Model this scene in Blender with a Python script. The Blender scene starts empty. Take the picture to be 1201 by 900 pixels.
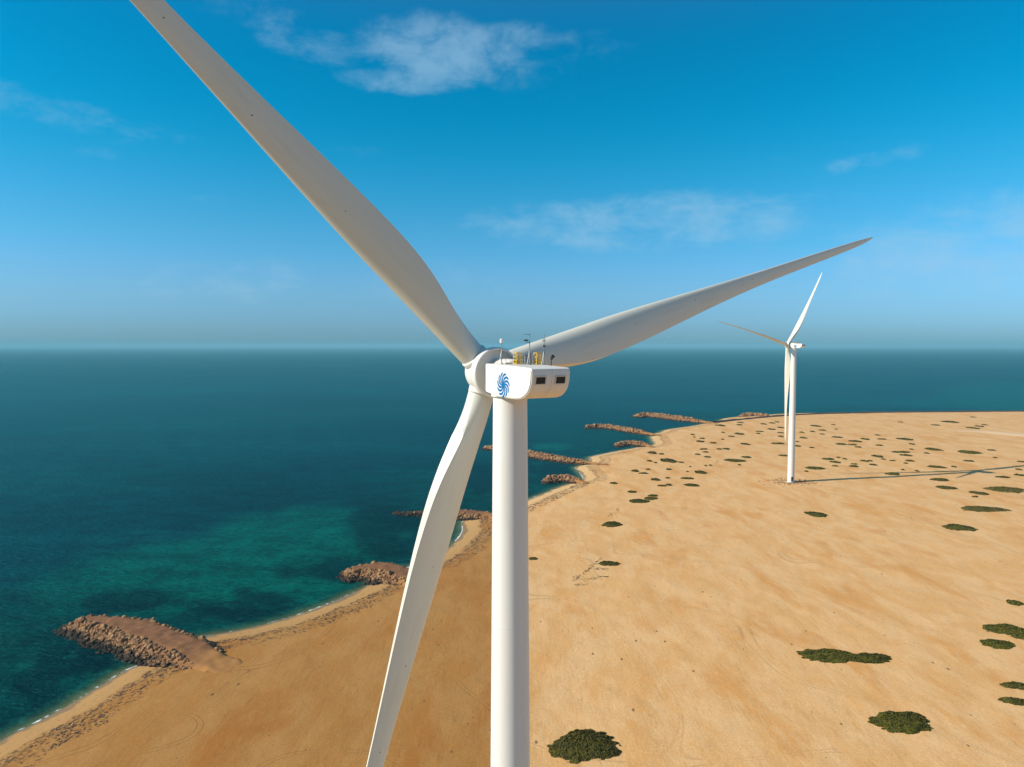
import bpy, bmesh, math, random
import numpy as np
from mathutils import Vector, Matrix, noise as mnoise

R = math.radians
scene = bpy.context.scene
COL = scene.collection
random.seed(7)
rng = np.random.default_rng(7)

# ------------------------------------------------------------------ camera
CAM_Z = 105.0
FPX = 800.0                                     # focal length in pixels of the 1201 px wide photograph
PITCH = math.atan(44 / FPX)
cam_d = bpy.data.cameras.new('camera')
cam = bpy.data.objects.new('camera', cam_d)
COL.objects.link(cam)
cam.location = (0, 0, CAM_Z)
cam.rotation_euler = (R(90) - PITCH, 0, 0)
cam_d.sensor_width = 36
cam_d.lens = 36 * FPX / 1201
cam_d.clip_start = 0.5
cam_d.clip_end = 400000
scene.camera = cam

# ------------------------------------------------------------------ light and exposure
SUN_EL = R(30.0)
SUN_AZ = math.atan2(-0.97, -0.236)              # clockwise from +Y
SUN_DIR = Vector((math.sin(SUN_AZ) * math.cos(SUN_EL), math.cos(SUN_AZ) * math.cos(SUN_EL), math.sin(SUN_EL)))
SKY_STRENGTH = 0.09
SUN_STRENGTH = 4.0
EXPOSURE = 0.62
HAZE_DENSITY = 6.0e-5

sun_d = bpy.data.lights.new('sun', 'SUN')
sun_d.energy = SUN_STRENGTH
sun_d.angle = R(0.5)
sun_d.color = (1.0, 0.90, 0.76)
sun = bpy.data.objects.new('sun', sun_d)
COL.objects.link(sun)
sun.rotation_euler = (-SUN_DIR).to_track_quat('-Z', 'Y').to_euler()
sun.location = SUN_DIR * 500

scene.view_settings.view_transform = 'Standard'
scene.view_settings.look = 'None'
scene.view_settings.gamma = 1
scene.view_settings.use_curve_mapping = False
scene.view_settings.exposure = EXPOSURE
scene.render.engine = 'CYCLES'
scene.cycles.max_bounces = 6
scene.cycles.volume_bounces = 0
scene.cycles.transparent_max_bounces = 8


def pix_dir(px, py):
    a = (px - 600.5) / FPX
    b = (450 - py) / FPX
    c, s = math.cos(PITCH), math.sin(PITCH)
    return Vector((a, c + b * s, -s + b * c))


def at(px, py, z=0.0):
    """point of the plane at height z seen at a pixel of the photograph"""
    d = pix_dir(px, py)
    k = (z - CAM_Z) / d.z
    return Vector((d.x * k, d.y * k, z))


# ---- node helpers
class NT:
    def __init__(self, tree):
        self.t = tree
        self.n = tree.nodes
        self.l = tree.links

    def add(self, typ, **kw):
        n = self.n.new(typ)
        for k, v in kw.items():
            setattr(n, k, v)
        return n

    def put(self, sock, v):
        if isinstance(v, bpy.types.NodeSocket):
            self.l.new(v, sock)
        elif isinstance(v, (tuple, list)) and len(v) == 3 and sock.type == 'RGBA':
            sock.default_value = (*v, 1)
        else:
            sock.default_value = v

    def math(self, op, a, b=None, c=None, clamp=False):
        n = self.add('ShaderNodeMath', operation=op, use_clamp=clamp)
        self.put(n.inputs[0], a)
        if b is not None:
            self.put(n.inputs[1], b)
        if c is not None:
            self.put(n.inputs[2], c)
        return n.outputs[0]

    def ramp(self, v, lo, hi, a=0.0, b=1.0):
        n = self.add('ShaderNodeMapRange', interpolation_type='SMOOTHSTEP')
        self.put(n.inputs['Value'], v)
        n.inputs['From Min'].default_value = lo
        n.inputs['From Max'].default_value = hi
        n.inputs['To Min'].default_value = a
        n.inputs['To Max'].default_value = b
        return n.outputs['Result']

    def mix(self, f, a, b, blend='MIX'):
        n = self.add('ShaderNodeMix', data_type='RGBA', blend_type=blend)
        self.put(n.inputs['Factor'], f)
        self.put(n.inputs['A'], a)
        self.put(n.inputs['B'], b)
        return n.outputs['Result']

    def mapping(self, vec, scale=(1, 1, 1), rot=(0, 0, 0), loc=(0, 0, 0)):
        n = self.add('ShaderNodeMapping')
        self.put(n.inputs['Vector'], vec)
        n.inputs['Scale'].default_value = scale
        n.inputs['Rotation'].default_value = rot
        n.inputs['Location'].default_value = loc
        return n.outputs[0]

    def noise(self, vec, scale, detail=4, rough=0.55, dist=0.0):
        n = self.add('ShaderNodeTexNoise')
        self.put(n.inputs['Vector'], vec)
        n.inputs['Scale'].default_value = scale
        n.inputs['Detail'].default_value = detail
        n.inputs['Roughness'].default_value = rough
        n.inputs['Distortion'].default_value = dist
        return n.outputs['Fac']

    def attr(self, name):
        n = self.add('ShaderNodeAttribute', attribute_name=name)
        return n.outputs['Fac']

    def bump(self, h, strength, dist, normal=None):
        n = self.add('ShaderNodeBump')
        n.inputs['Strength'].default_value = strength
        n.inputs['Distance'].default_value = dist
        self.put(n.inputs['Height'], h)
        if normal is not None:
            self.put(n.inputs['Normal'], normal)
        return n.outputs[0]


def new_mat(name):
    m = bpy.data.materials.new(name)
    m.use_nodes = True
    t = NT(m.node_tree)
    b = m.node_tree.nodes['Principled BSDF']
    return m, t, b


# ------------------------------------------------------------------ sky
world = bpy.data.worlds.new('World')
scene.world = world
world.use_nodes = True
w = NT(world.node_tree)
bg = world.node_tree.nodes['Background']
sky = w.add('ShaderNodeTexSky', sky_type='NISHITA', sun_disc=False)
sky.sun_elevation = SUN_EL
sky.sun_rotation = SUN_AZ
sky.altitude = 0
sky.air_density = 1.0
sky.dust_density = 0.4
sky.ozone_density = 4.0
tc = w.add('ShaderNodeTexCoord')
sep = w.add('ShaderNodeSeparateXYZ')
w.l.new(tc.outputs['Generated'], sep.inputs[0])
az = w.math('ARCTAN2', sep.outputs[0], sep.outputs[1])
el = w.math('ARCSINE', sep.outputs[2])
# tint by elevation: azure in view, unseen warm overhead added against blue fill light
elr = w.add('ShaderNodeValToRGB')
w.put(elr.inputs[0], w.math('DIVIDE', el, R(60), clamp=True))
elr.color_ramp.interpolation = 'B_SPLINE'
cr = elr.color_ramp
TINT = [(0.0, (.27, .52, .86)), (1.9, (.33, .60, .97)), (4.2, (.42, .71, .95)), (7.6, (.36, .81, 1.03)), (14.5, (.0, .90, 1.33)), (21, (.0, .87, 1.42)),
        (28, (.0, .79, 1.48)), (40, (1.1, 0.98, .80))]
while len(cr.elements) < len(TINT):
    cr.elements.new(.5)
for e_, (d_, c_) in zip(cr.elements, TINT):
    e_.position = d_ / 60
    e_.color = (*c_, 1)
hs = w.add('ShaderNodeMix', data_type='RGBA', blend_type='MULTIPLY')
hs.inputs['Factor'].default_value = 1
w.l.new(sky.outputs[0], hs.inputs['A'])
w.l.new(elr.outputs[0], hs.inputs['B'])
# thin clouds: noise on a high flat layer, gathered where the photograph has them (azimuth, elevation)
zz = w.math('ADD', w.math('MAXIMUM', sep.outputs[2], 0.0), 0.12)
comb = w.add('ShaderNodeCombineXYZ')
w.put(comb.inputs[0], w.math('DIVIDE', sep.outputs[0], zz))
w.put(comb.inputs[1], w.math('DIVIDE', sep.outputs[1], zz))
cv = w.add('ShaderNodeCombineXYZ')
w.put(cv.inputs[0], az)
w.put(cv.inputs[1], w.math('MULTIPLY', el, 1.7))
n1 = w.noise(cv.outputs[0], 13.0, 12, 0.66, 0.25)
n2 = w.noise(w.mapping(comb.outputs[0], (0.8, 1.8, 1), (0, 0, 0.35), (3, 1, 0)), 1.8, 8, 0.6, 0.4)


def pix_azel(px, py):
    d = pix_dir(px, py).normalized()
    return math.atan2(d.x, d.y), math.asin(d.z)


CLOUDS = [  # centre x, y, half width, half height (photo pixels), tilt, amount
    (520, 62, 115, 50, -0.05, .95), (590, 45, 100, 24, 0.0, .62), (470, 95, 80, 20, .0, .8), (350, 38, 120, 34, -0.25, .55), (95, 138, 150, 26, -0.12, .6),
    (250, 234, 40, 8, 0, .38), (405, 180, 60, 10, 0.1, .32), (760, 262, 290, 40, 0.0, .8),
    (1035, 184, 90, 16, 0.12, .52), (1120, 290, 230, 70, 0.1, .8), (270, 330, 150, 34, 0.05, .55), (520, 330, 200, 30, 0, .4),
    (880, 195, 60, 8, 0.05, .3), (105, 178, 45, 12, 0, .35), (690, 40, 120, 50, 0.3, .2)]
cov = None
for cx, cy, hw, hh, tilt, amt in CLOUDS:
    a0, e0 = pix_azel(cx, cy)
    a1, _ = pix_azel(cx + hw, cy)
    _, e1 = pix_azel(cx, cy - hh)
    da = w.math('SUBTRACT', az, a0)
    de = w.math('SUBTRACT', el, e0)
    ct, st = math.cos(tilt), math.sin(tilt)
    u = w.math('DIVIDE', w.math('ADD', w.math('MULTIPLY', da, ct), w.math('MULTIPLY', de, st)), a1 - a0)
    v = w.math('DIVIDE', w.math('SUBTRACT', w.math('MULTIPLY', de, ct), w.math('MULTIPLY', da, st)), e1 - e0)
    r2 = w.math('ADD', w.math('MULTIPLY', u, u), w.math('MULTIPLY', v, v))
    m = w.ramp(r2, 1.5, 0.0, 0.0, amt)
    cov = m if cov is None else w.math('MAXIMUM', cov, m)
dens = w.math('ADD', w.math('MULTIPLY', n1, 0.72), w.math('MULTIPLY', n2, 0.28))
cl = w.math('MULTIPLY', w.ramp(w.math('ADD', dens, w.math('MULTIPLY', cov, 0.34)), 0.58, 0.92), w.math('POWER', cov, 0.55))
cl = w.math('MULTIPLY', cl, 0.50, clamp=True)
skycol = w.mix(cl, hs.outputs['Result'], (2.7, 4.4, 5.8))
w.l.new(skycol, bg.inputs['Color'])
bg.inputs['Strength'].default_value = SKY_STRENGTH

# ------------------------------------------------------------------ object helpers


def link(o, parent=None):
    COL.objects.link(o)
    if parent is not None:
        o.parent = parent
    return o


def mesh_obj(name, verts, faces, mat, parent=None, smooth=False):
    me = bpy.data.meshes.new(name)
    me.from_pydata([tuple(v) for v in verts], [], faces)
    me.update()
    if mat:
        me.materials.append(mat)
    if smooth:
        me.shade_smooth()
    return link(bpy.data.objects.new(name, me), parent)


def bm_obj(name, bm, mat, parent=None, smooth=False):
    bmesh.ops.recalc_face_normals(bm, faces=bm.faces)
    me = bpy.data.meshes.new(name)
    bm.to_mesh(me)
    bm.free()
    me.materials.append(mat)
    if smooth:
        me.shade_smooth()
    return link(bpy.data.objects.new(name, me), parent)


def tag(o, label, cat, group=None):
    o['label'] = label
    o['category'] = cat
    if group:
        o['group'] = group
    return o


def empty(name, loc, rz=0):
    o = bpy.data.objects.new(name, None)
    o.empty_display_size = 1
    o.location = loc
    o.rotation_euler = (0, 0, rz)
    return link(o)


def add_box(bm, c, s, bevel=0, mat=None):
    r = bmesh.ops.create_cube(bm, size=1)
    vs = r['verts']
    for v in vs:
        v.co = Vector((v.co.x * s[0], v.co.y * s[1], v.co.z * s[2]))
    if bevel:
        es = list({e for v in vs for e in v.link_edges})
        rr = bmesh.ops.bevel(bm, geom=es, offset=bevel, segments=2, affect='EDGES')
        vs = list({v for f in rr['faces'] for v in f.verts} | {v for v in vs if v.is_valid})
    for v in vs:
        v.co = (mat @ v.co if mat else v.co) + Vector(c)


def add_tube(bm, a, b, r0, r1=None, n=10):
    a, b = Vector(a), Vector(b)
    r1 = r0 if r1 is None else r1
    d = b - a
    q = d.to_track_quat('Z', 'Y').to_matrix()
    ra, rb = [], []
    for i in range(n):
        p = Vector((math.cos(2 * math.pi * i / n), math.sin(2 * math.pi * i / n), 0))
        ra.append(bm.verts.new(a + q @ (p * r0)))
        rb.append(bm.verts.new(b + q @ (p * r1)))
    for i in range(n):
        j = (i + 1) % n
        bm.faces.new((ra[i], ra[j], rb[j], rb[i]))
    bm.faces.new(ra[::-1])
    bm.faces.new(rb)


def lathe(bm, prof, n=48, mat=None, cap=True):
    """prof: (radius, height) pairs round Z"""
    rings = []
    for r, z in prof:
        ring = []
        for i in range(n):
            t = 2 * math.pi * i / n
            p = Vector((r * math.cos(t), r * math.sin(t), z))
            ring.append(bm.verts.new(mat @ p if mat else p))
        rings.append(ring)
    for a, b in zip(rings, rings[1:]):
        for i in range(n):
            j = (i + 1) % n
            bm.faces.new((a[i], a[j], b[j], b[i]))
    if cap:
        bm.faces.new(rings[0][::-1])
        bm.faces.new(rings[-1])


# ------------------------------------------------------------------ coast
SEA = -2.0


def P2(px, py, z=SEA):
    v = at(px, py, z)
    return (v.x, v.y)


COAST_PX = [(0, 868), (40, 850), (80, 828), (120, 804), (148, 786), (172, 778), (205, 762), (214, 752), (240, 747), (300, 736),
            (350, 722), (400, 703), (428, 689), (440, 683), (462, 674), (480, 665), (500, 660), (515, 652), (527, 642), (538, 632),
            (544, 623), (543, 616), (542, 611), (565, 605), (595, 599), (620, 586), (640, 578), (662, 569), (674, 566), (686, 562),
            (683, 558), (678, 552), (673, 548), (695, 543), (688, 537), (700, 534), (720, 530), (745, 525.5), (756, 524), (768, 522),
            (764, 516), (763, 512), (760, 509.5), (776, 507.5), (776, 505), (792, 502.5), (815, 499.5), (828, 496.5), (843, 494),
            (846, 491.5), (860, 489.5), (870, 488.6), (890, 488), (906, 486), (930, 485), (1000, 484), (1100, 482.8), (1201, 482)]
coast = [(-900.0, -2500.0), (-330.0, -600.0), (-190.0, -60.0), (-150.0, 90.0)] + [P2(*p) for p in COAST_PX] + \
        [(1400.0, 1112.0), (3000.0, 1150.0), (9000.0, 1300.0), (40000.0, 1700.0)]


def chaikin(pts, n=2):
    for _ in range(n):
        out = [pts[0]]
        for a, b in zip(pts, pts[1:]):
            out.append((a[0] * .75 + b[0] * .25, a[1] * .75 + b[1] * .25))
            out.append((a[0] * .25 + b[0] * .75, a[1] * .25 + b[1] * .75))
        out.append(pts[-1])
        pts = out
    return pts


coast = np.array(chaikin(coast, 2))
poly = np.vstack([coast, [[40000, -20000], [-900, -20000]]])


def seg_dist(P, A, B):
    d = B - A
    t = np.clip(((P - A) @ d) / max(d @ d, 1e-9), 0, 1)
    return np.hypot(P[:, 0] - A[0] - t * d[0], P[:, 1] - A[1] - t * d[1])


def coast_sd(P):
    """distance to the waterline, positive on land"""
    dist = np.full(len(P), 1e9)
    for a, b in zip(coast, coast[1:]):
        dist = np.minimum(dist, seg_dist(P, a, b))
    ins = np.zeros(len(P), bool)
    q = np.roll(poly, -1, 0)
    for (x0, y0), (x1, y1) in zip(poly, q):
        if y0 == y1:
            continue
        c = (y0 > P[:, 1]) != (y1 > P[:, 1])
        ins ^= c & (P[:, 0] < (x1 - x0) * (P[:, 1] - y0) / (y1 - y0) + x0)
    return np.where(ins, dist, -dist)


# value noise on numpy arrays (for relief)
_tab = rng.random((256, 256))


def vnoise(x, y):
    xi, yi = np.floor(x).astype(int), np.floor(y).astype(int)
    fx, fy = x - xi, y - yi
    fx, fy = fx * fx * (3 - 2 * fx), fy * fy * (3 - 2 * fy)
    g = lambda i, j: _tab[i & 255, j & 255]
    return (g(xi, yi) * (1 - fx) * (1 - fy) + g(xi + 1, yi) * fx * (1 - fy) + g(xi, yi + 1) * (1 - fx) * fy + g(xi + 1, yi + 1) * fx * fy) * 2 - 1


def fbm(x, y, o=4):
    s, a = 0, 1.0
    for k in range(o):
        s = s + a * vnoise(x * 2 ** k + 17 * k, y * 2 ** k + 31 * k)
        a *= .5
    return s


def land_height(x, y, sd):
    beach = SEA + 0.13 * sd
    inland = SEA + 1.17 + (0.83) * np.clip((sd - 9) / 22, 0, 1) ** .8
    z = np.where(sd < 9, beach, inland)
    z = np.where(sd < 0, np.maximum(SEA + 0.10 * sd, SEA - 7), z)
    k = np.clip(sd / 25, 0, 1)
    return z + k * (0.15 * fbm(x / 34, y / 34) + 0.10 * fbm(x / 7 + 9, y / 7) + 0.04 * fbm(x / 2 + 5, y / 2, 2))


def ground_z(x, y):
    p = np.array([[x, y]])
    return float(land_height(p[:, 0], p[:, 1], coast_sd(p))[0])


def axis_steps(lo, hi, fine_lo, fine_hi, step, growth):
    mid = list(np.arange(fine_lo, fine_hi + step * .5, step))
    s, v = step, mid[-1]
    while v < hi:
        s *= growth
        v += s
        mid.append(v)
    s, v = step, mid[0]
    while v > lo:
        s *= growth
        v -= s
        mid.insert(0, v)
    return np.array(mid)


def grid_mesh(name, xs, ys, zf, mat, keep=None, attrs=None, smooth=True):
    X, Y = np.meshgrid(xs, ys)
    P = np.stack([X.ravel(), Y.ravel()], 1)
    sd = coast_sd(P)
    Z = zf(P[:, 0], P[:, 1], sd)
    nx, ny = len(xs), len(ys)
    idx = np.arange(nx * ny).reshape(ny, nx)
    quads = np.stack([idx[:-1, :-1], idx[:-1, 1:], idx[1:, 1:], idx[1:, :-1]], -1).reshape(-1, 4)
    if keep is not None:
        k = keep(sd)
        quads = quads[k[quads].any(1)]
    used = np.unique(quads)
    re = np.full(nx * ny, -1)
    re[used] = np.arange(len(used))
    quads = re[quads]
    V = np.stack([P[:, 0], P[:, 1], Z], 1)[used]
    me = bpy.data.meshes.new(name)
    me.vertices.add(len(V))
    me.vertices.foreach_set('co', V.ravel().astype(np.float32))
    me.loops.add(quads.size)
    me.loops.foreach_set('vertex_index', quads.ravel().astype(np.int32))
    me.polygons.add(len(quads))
    me.polygons.foreach_set('loop_start', np.arange(0, quads.size, 4, dtype=np.int32))
    me.update(calc_edges=True)
    a = me.attributes.new('shore', 'FLOAT', 'POINT')
    a.data.foreach_set('value', sd[used].astype(np.float32))
    for an, fn in (attrs or {}).items():
        a = me.attributes.new(an, 'FLOAT', 'POINT')
        a.data.foreach_set('value', fn(V[:, 0], V[:, 1], sd[used]).astype(np.float32))
    me.validate()
    if smooth:
        me.shade_smooth()
    me.materials.append(mat)
    return link(bpy.data.objects.new(name, me))


# ------------------------------------------------------------------ sand
def sand_material():
    m, t, b = new_mat('sand')
    pos = t.add('ShaderNodeNewGeometry').outputs['Position']
    shore = t.attr('shore')
    left_tone = t.attr('left_tone')
    big = t.noise(pos, 0.022, 5, 0.6, 0.4)
    mid = t.noise(t.mapping(pos, (1, .40, 1), (0, 0, .22)), 0.085, 7, 0.64, 0.5)
    streak = t.noise(t.mapping(pos, (1.0, 0.12, 1), (0, 0, -0.16)), 1.0, 6, 0.68, 0.9)
    streak2 = t.noise(t.mapping(pos, (1.0, 0.13, 1), (0, 0, 0.75)), 0.9, 6, 0.68, 0.8)
    fine = t.noise(pos, 1.9, 5, 0.7)
    pale, tan, orange = (0.79, 0.485, 0.222), (0.74, 0.41, 0.155), (0.67, 0.31, 0.085)
    c = t.mix(t.ramp(mid, 0.38, 0.62), tan, pale)
    c = t.mix(t.ramp(t.noise(t.mapping(pos, (1, .38, 1), (0, 0, .1)), 0.055, 5, 0.6, 0.5), 0.50, 0.68, 0, .75), c, orange)
    c = t.mix(t.ramp(streak, 0.54, 0.70, 0, .45), c, (0.80, 0.56, 0.29))
    c = t.mix(t.ramp(streak, 0.46, 0.30, 0, .32), c, (0.40, 0.20, 0.062))
    c = t.mix(t.ramp(streak2, 0.56, 0.70, 0, .28), c, (0.40, 0.21, 0.07))
    c = t.mix(t.ramp(fine, 0.36, 0.66, 0.28, 0.0), c, (0.30, 0.16, 0.06))
    # winding wheel tracks
    tn = t.noise(pos, 0.0065, 2, .4, .2)
    for lv in (.44, .4445, .53, .5345):
        ln = t.ramp(t.math('ABSOLUTE', t.math('SUBTRACT', tn, lv)), .0009, .0004)
        c = t.mix(t.math('MULTIPLY', t.math('MULTIPLY', ln, t.ramp(mid, .42, .58)), .38), c, (0.36, 0.19, 0.07))
    spk = t.noise(t.mapping(pos, (1, .45, 1), (0, 0, .1)), 0.42, 6, .75, .5)
    c = t.mix(t.ramp(spk, .60, .74, 0, .5), c, (0.36, 0.185, 0.065))
    c = t.mix(t.ramp(spk, .40, .27, 0, .45), c, (0.82, 0.57, 0.29))
    # darker brown tone painted over the sand left of the near tower
    c = t.mix(left_tone, c, t.mix(1.0, c, (0.57, 0.475, 0.305), 'MULTIPLY'))
    # scattered dark stones and twigs
    vor = t.add('ShaderNodeTexVoronoi')
    t.put(vor.inputs['Vector'], t.mapping(pos, (1, .5, 1), (0, 0, .5)))
    vor.inputs['Scale'].default_value = 0.33
    sepc = t.add('ShaderNodeSeparateColor')
    t.l.new(vor.outputs['Color'], sepc.inputs[0])
    lim = t.math('MULTIPLY', t.math('POWER', sepc.outputs[0], 6.0), 0.15)
    c = t.mix(t.math('MULTIPLY', t.math('LESS_THAN', vor.outputs['Distance'], lim), 0.75), c, (0.10, 0.06, 0.03))
    # beach: pale clean sand, then wrack lines, then the wet edge
    wob = t.math('ADD', shore, t.math('MULTIPLY', t.math('SUBTRACT', t.noise(pos, 0.12, 3), 0.5), 9.0))
    beach = t.math('MULTIPLY', t.ramp(wob, 15.0, 6.5), t.ramp(shore, -1.0, 1.0))
    c = t.mix(t.math('MULTIPLY', beach, .75), c, t.mix(left_tone, (0.66, 0.43, 0.20), (0.46, 0.275, 0.11)))
    wr = t.noise(t.mapping(pos, (1, 1, 1)), 0.9, 5, 0.72)
    for lo, hi, am, th in ((10.0, 12.5, .8, .46), (14.0, 19.0, .8, .50), (5.0, 6.4, .5, .54)):
        band = t.math('MULTIPLY', t.ramp(wob, lo - 1.0, lo), t.ramp(wob, hi + 1.2, hi))
        c = t.mix(t.math('MULTIPLY', t.math('MULTIPLY', band, t.ramp(wr, th, th + .1)), am), c, (0.085, 0.05, 0.028))
    wet = t.ramp(wob, 3.0, 1.2)
    c = t.mix(t.math('MULTIPLY', wet, .75), c, (0.20, 0.135, 0.07))
    t.l.new(c, b.inputs['Base Color'])
    t.put(b.inputs['Roughness'], t.math('SUBTRACT', 0.95, t.math('MULTIPLY', wet, 0.45)))
    b.inputs['Specular IOR Level'].default_value = 0.15
    h = t.math('ADD', t.math('MULTIPLY', t.noise(pos, 0.5, 6, 0.6), 1.4), t.math('MULTIPLY', streak, 0.5))
    h = t.math('ADD', h, t.math('MULTIPLY', streak2, 0.35))
    h = t.math('ADD', h, t.math('MULTIPLY', fine, 0.20))
    t.l.new(t.bump(h, 0.28, 0.35), b.inputs['Normal'])
    return m


def left_tone_attr(x, y, sd):
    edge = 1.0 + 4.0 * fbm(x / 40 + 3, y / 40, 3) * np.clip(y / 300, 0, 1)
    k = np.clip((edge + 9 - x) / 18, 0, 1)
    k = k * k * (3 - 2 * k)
    # the darker tone fades out towards the far beaches
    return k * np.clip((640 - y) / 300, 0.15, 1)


M_sand = sand_material()
xs = axis_steps(-7000, 24000, -190, 330, 1.6, 1.022)
ys0 = [-3000, -1500, -800, -400, -200, -100, -40, 0, 30, 60, 80, 95, 105]
ys1 = [112.0]
while ys1[-1] < 1500:
    ys1.append(ys1[-1] + max(1.4, ys1[-1] * 0.0068))
ys = np.array(ys0 + ys1)
sand = grid_mesh('sand', xs, np.append(ys, [1700, 2100, 2600]), land_height, M_sand, keep=lambda sd: sd > -70, attrs={'left_tone': left_tone_attr})
sand['kind'] = 'structure'

# ------------------------------------------------------------------ sea
# pale sand bars and dark reef beds of the sea floor: (pixel x, y, half width, half height, tilt)
BARS = [(350, 645, 125, 48, 0.10, .85), (250, 668, 160, 36, 0.05, .7), (400, 625, 60, 22, 0.15, .6), (120, 690, 90, 30, 0, .45),
        (645, 524, 24, 4.5, 0, .9), (1185, 462, 110, 13, -0.05, .5), (1130, 472, 90, 6, 0, .3),
        (60, 800, 60, 40, 0, .25), (30, 560, 160, 20, 0, .12)]
REEF = [(150, 705, 75, 12, .10), (260, 715, 90, 11, -.12), (345, 712, 70, 12, -.25), (90, 770, 60, 22, 0.3), (40, 810, 70, 25, -.4),
        (385, 668, 60, 18, 0), (480, 610, 90, 18, 0), (455, 640, 50, 16, -.2), (240, 560, 200, 16, -.1, .35), (300, 585, 120, 12, 0, .35), (570, 560, 60, 14, 0), (650, 552, 40, 6, 0)]


def world_to_pix(x, y, z=SEA):
    c, s = math.cos(PITCH), math.sin(PITCH)
    zc = y * c - (z - CAM_Z) * s
    yc = y * s + (z - CAM_Z) * c
    return 600.5 + FPX * x / zc, 450 - FPX * yc / zc


def bed(lst, x, y, wob):
    """beds on the sea floor, laid out in metres from their centre and extents"""
    out = np.zeros_like(x)
    for e in lst:
        px, py, hw, hh, tilt = e[:5]
        amp = e[5] if len(e) > 5 else 1.0
        c = np.array(P2(px, py))
        ax = np.array(P2(px + hw * math.cos(tilt), py - hw * math.sin(tilt))) - c
        up = np.array(P2(px, py - hh)) - c
        Mi = np.linalg.inv(np.stack([ax, up], 1))
        d = np.stack([x - c[0], y - c[1]], 1) @ Mi.T
        r = np.hypot(d[:, 0], d[:, 1]) + wob
        k = np.clip((1.15 - r) / .5, 0, 1)
        out = np.maximum(out, amp * k * k * (3 - 2 * k))
    return out


def bar_attr(x, y, sd):
    s = np.clip(y / 260, .6, 6)
    return bed(BARS, x, y, .16 * fbm(x / (30 * s), y / (30 * s)))


def reef_attr(x, y, sd):
    s = np.clip(y / 260, .6, 6)
    return bed(REEF, x, y, .45 * fbm(x / (13 * s) + 50, y / (13 * s)))


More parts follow.
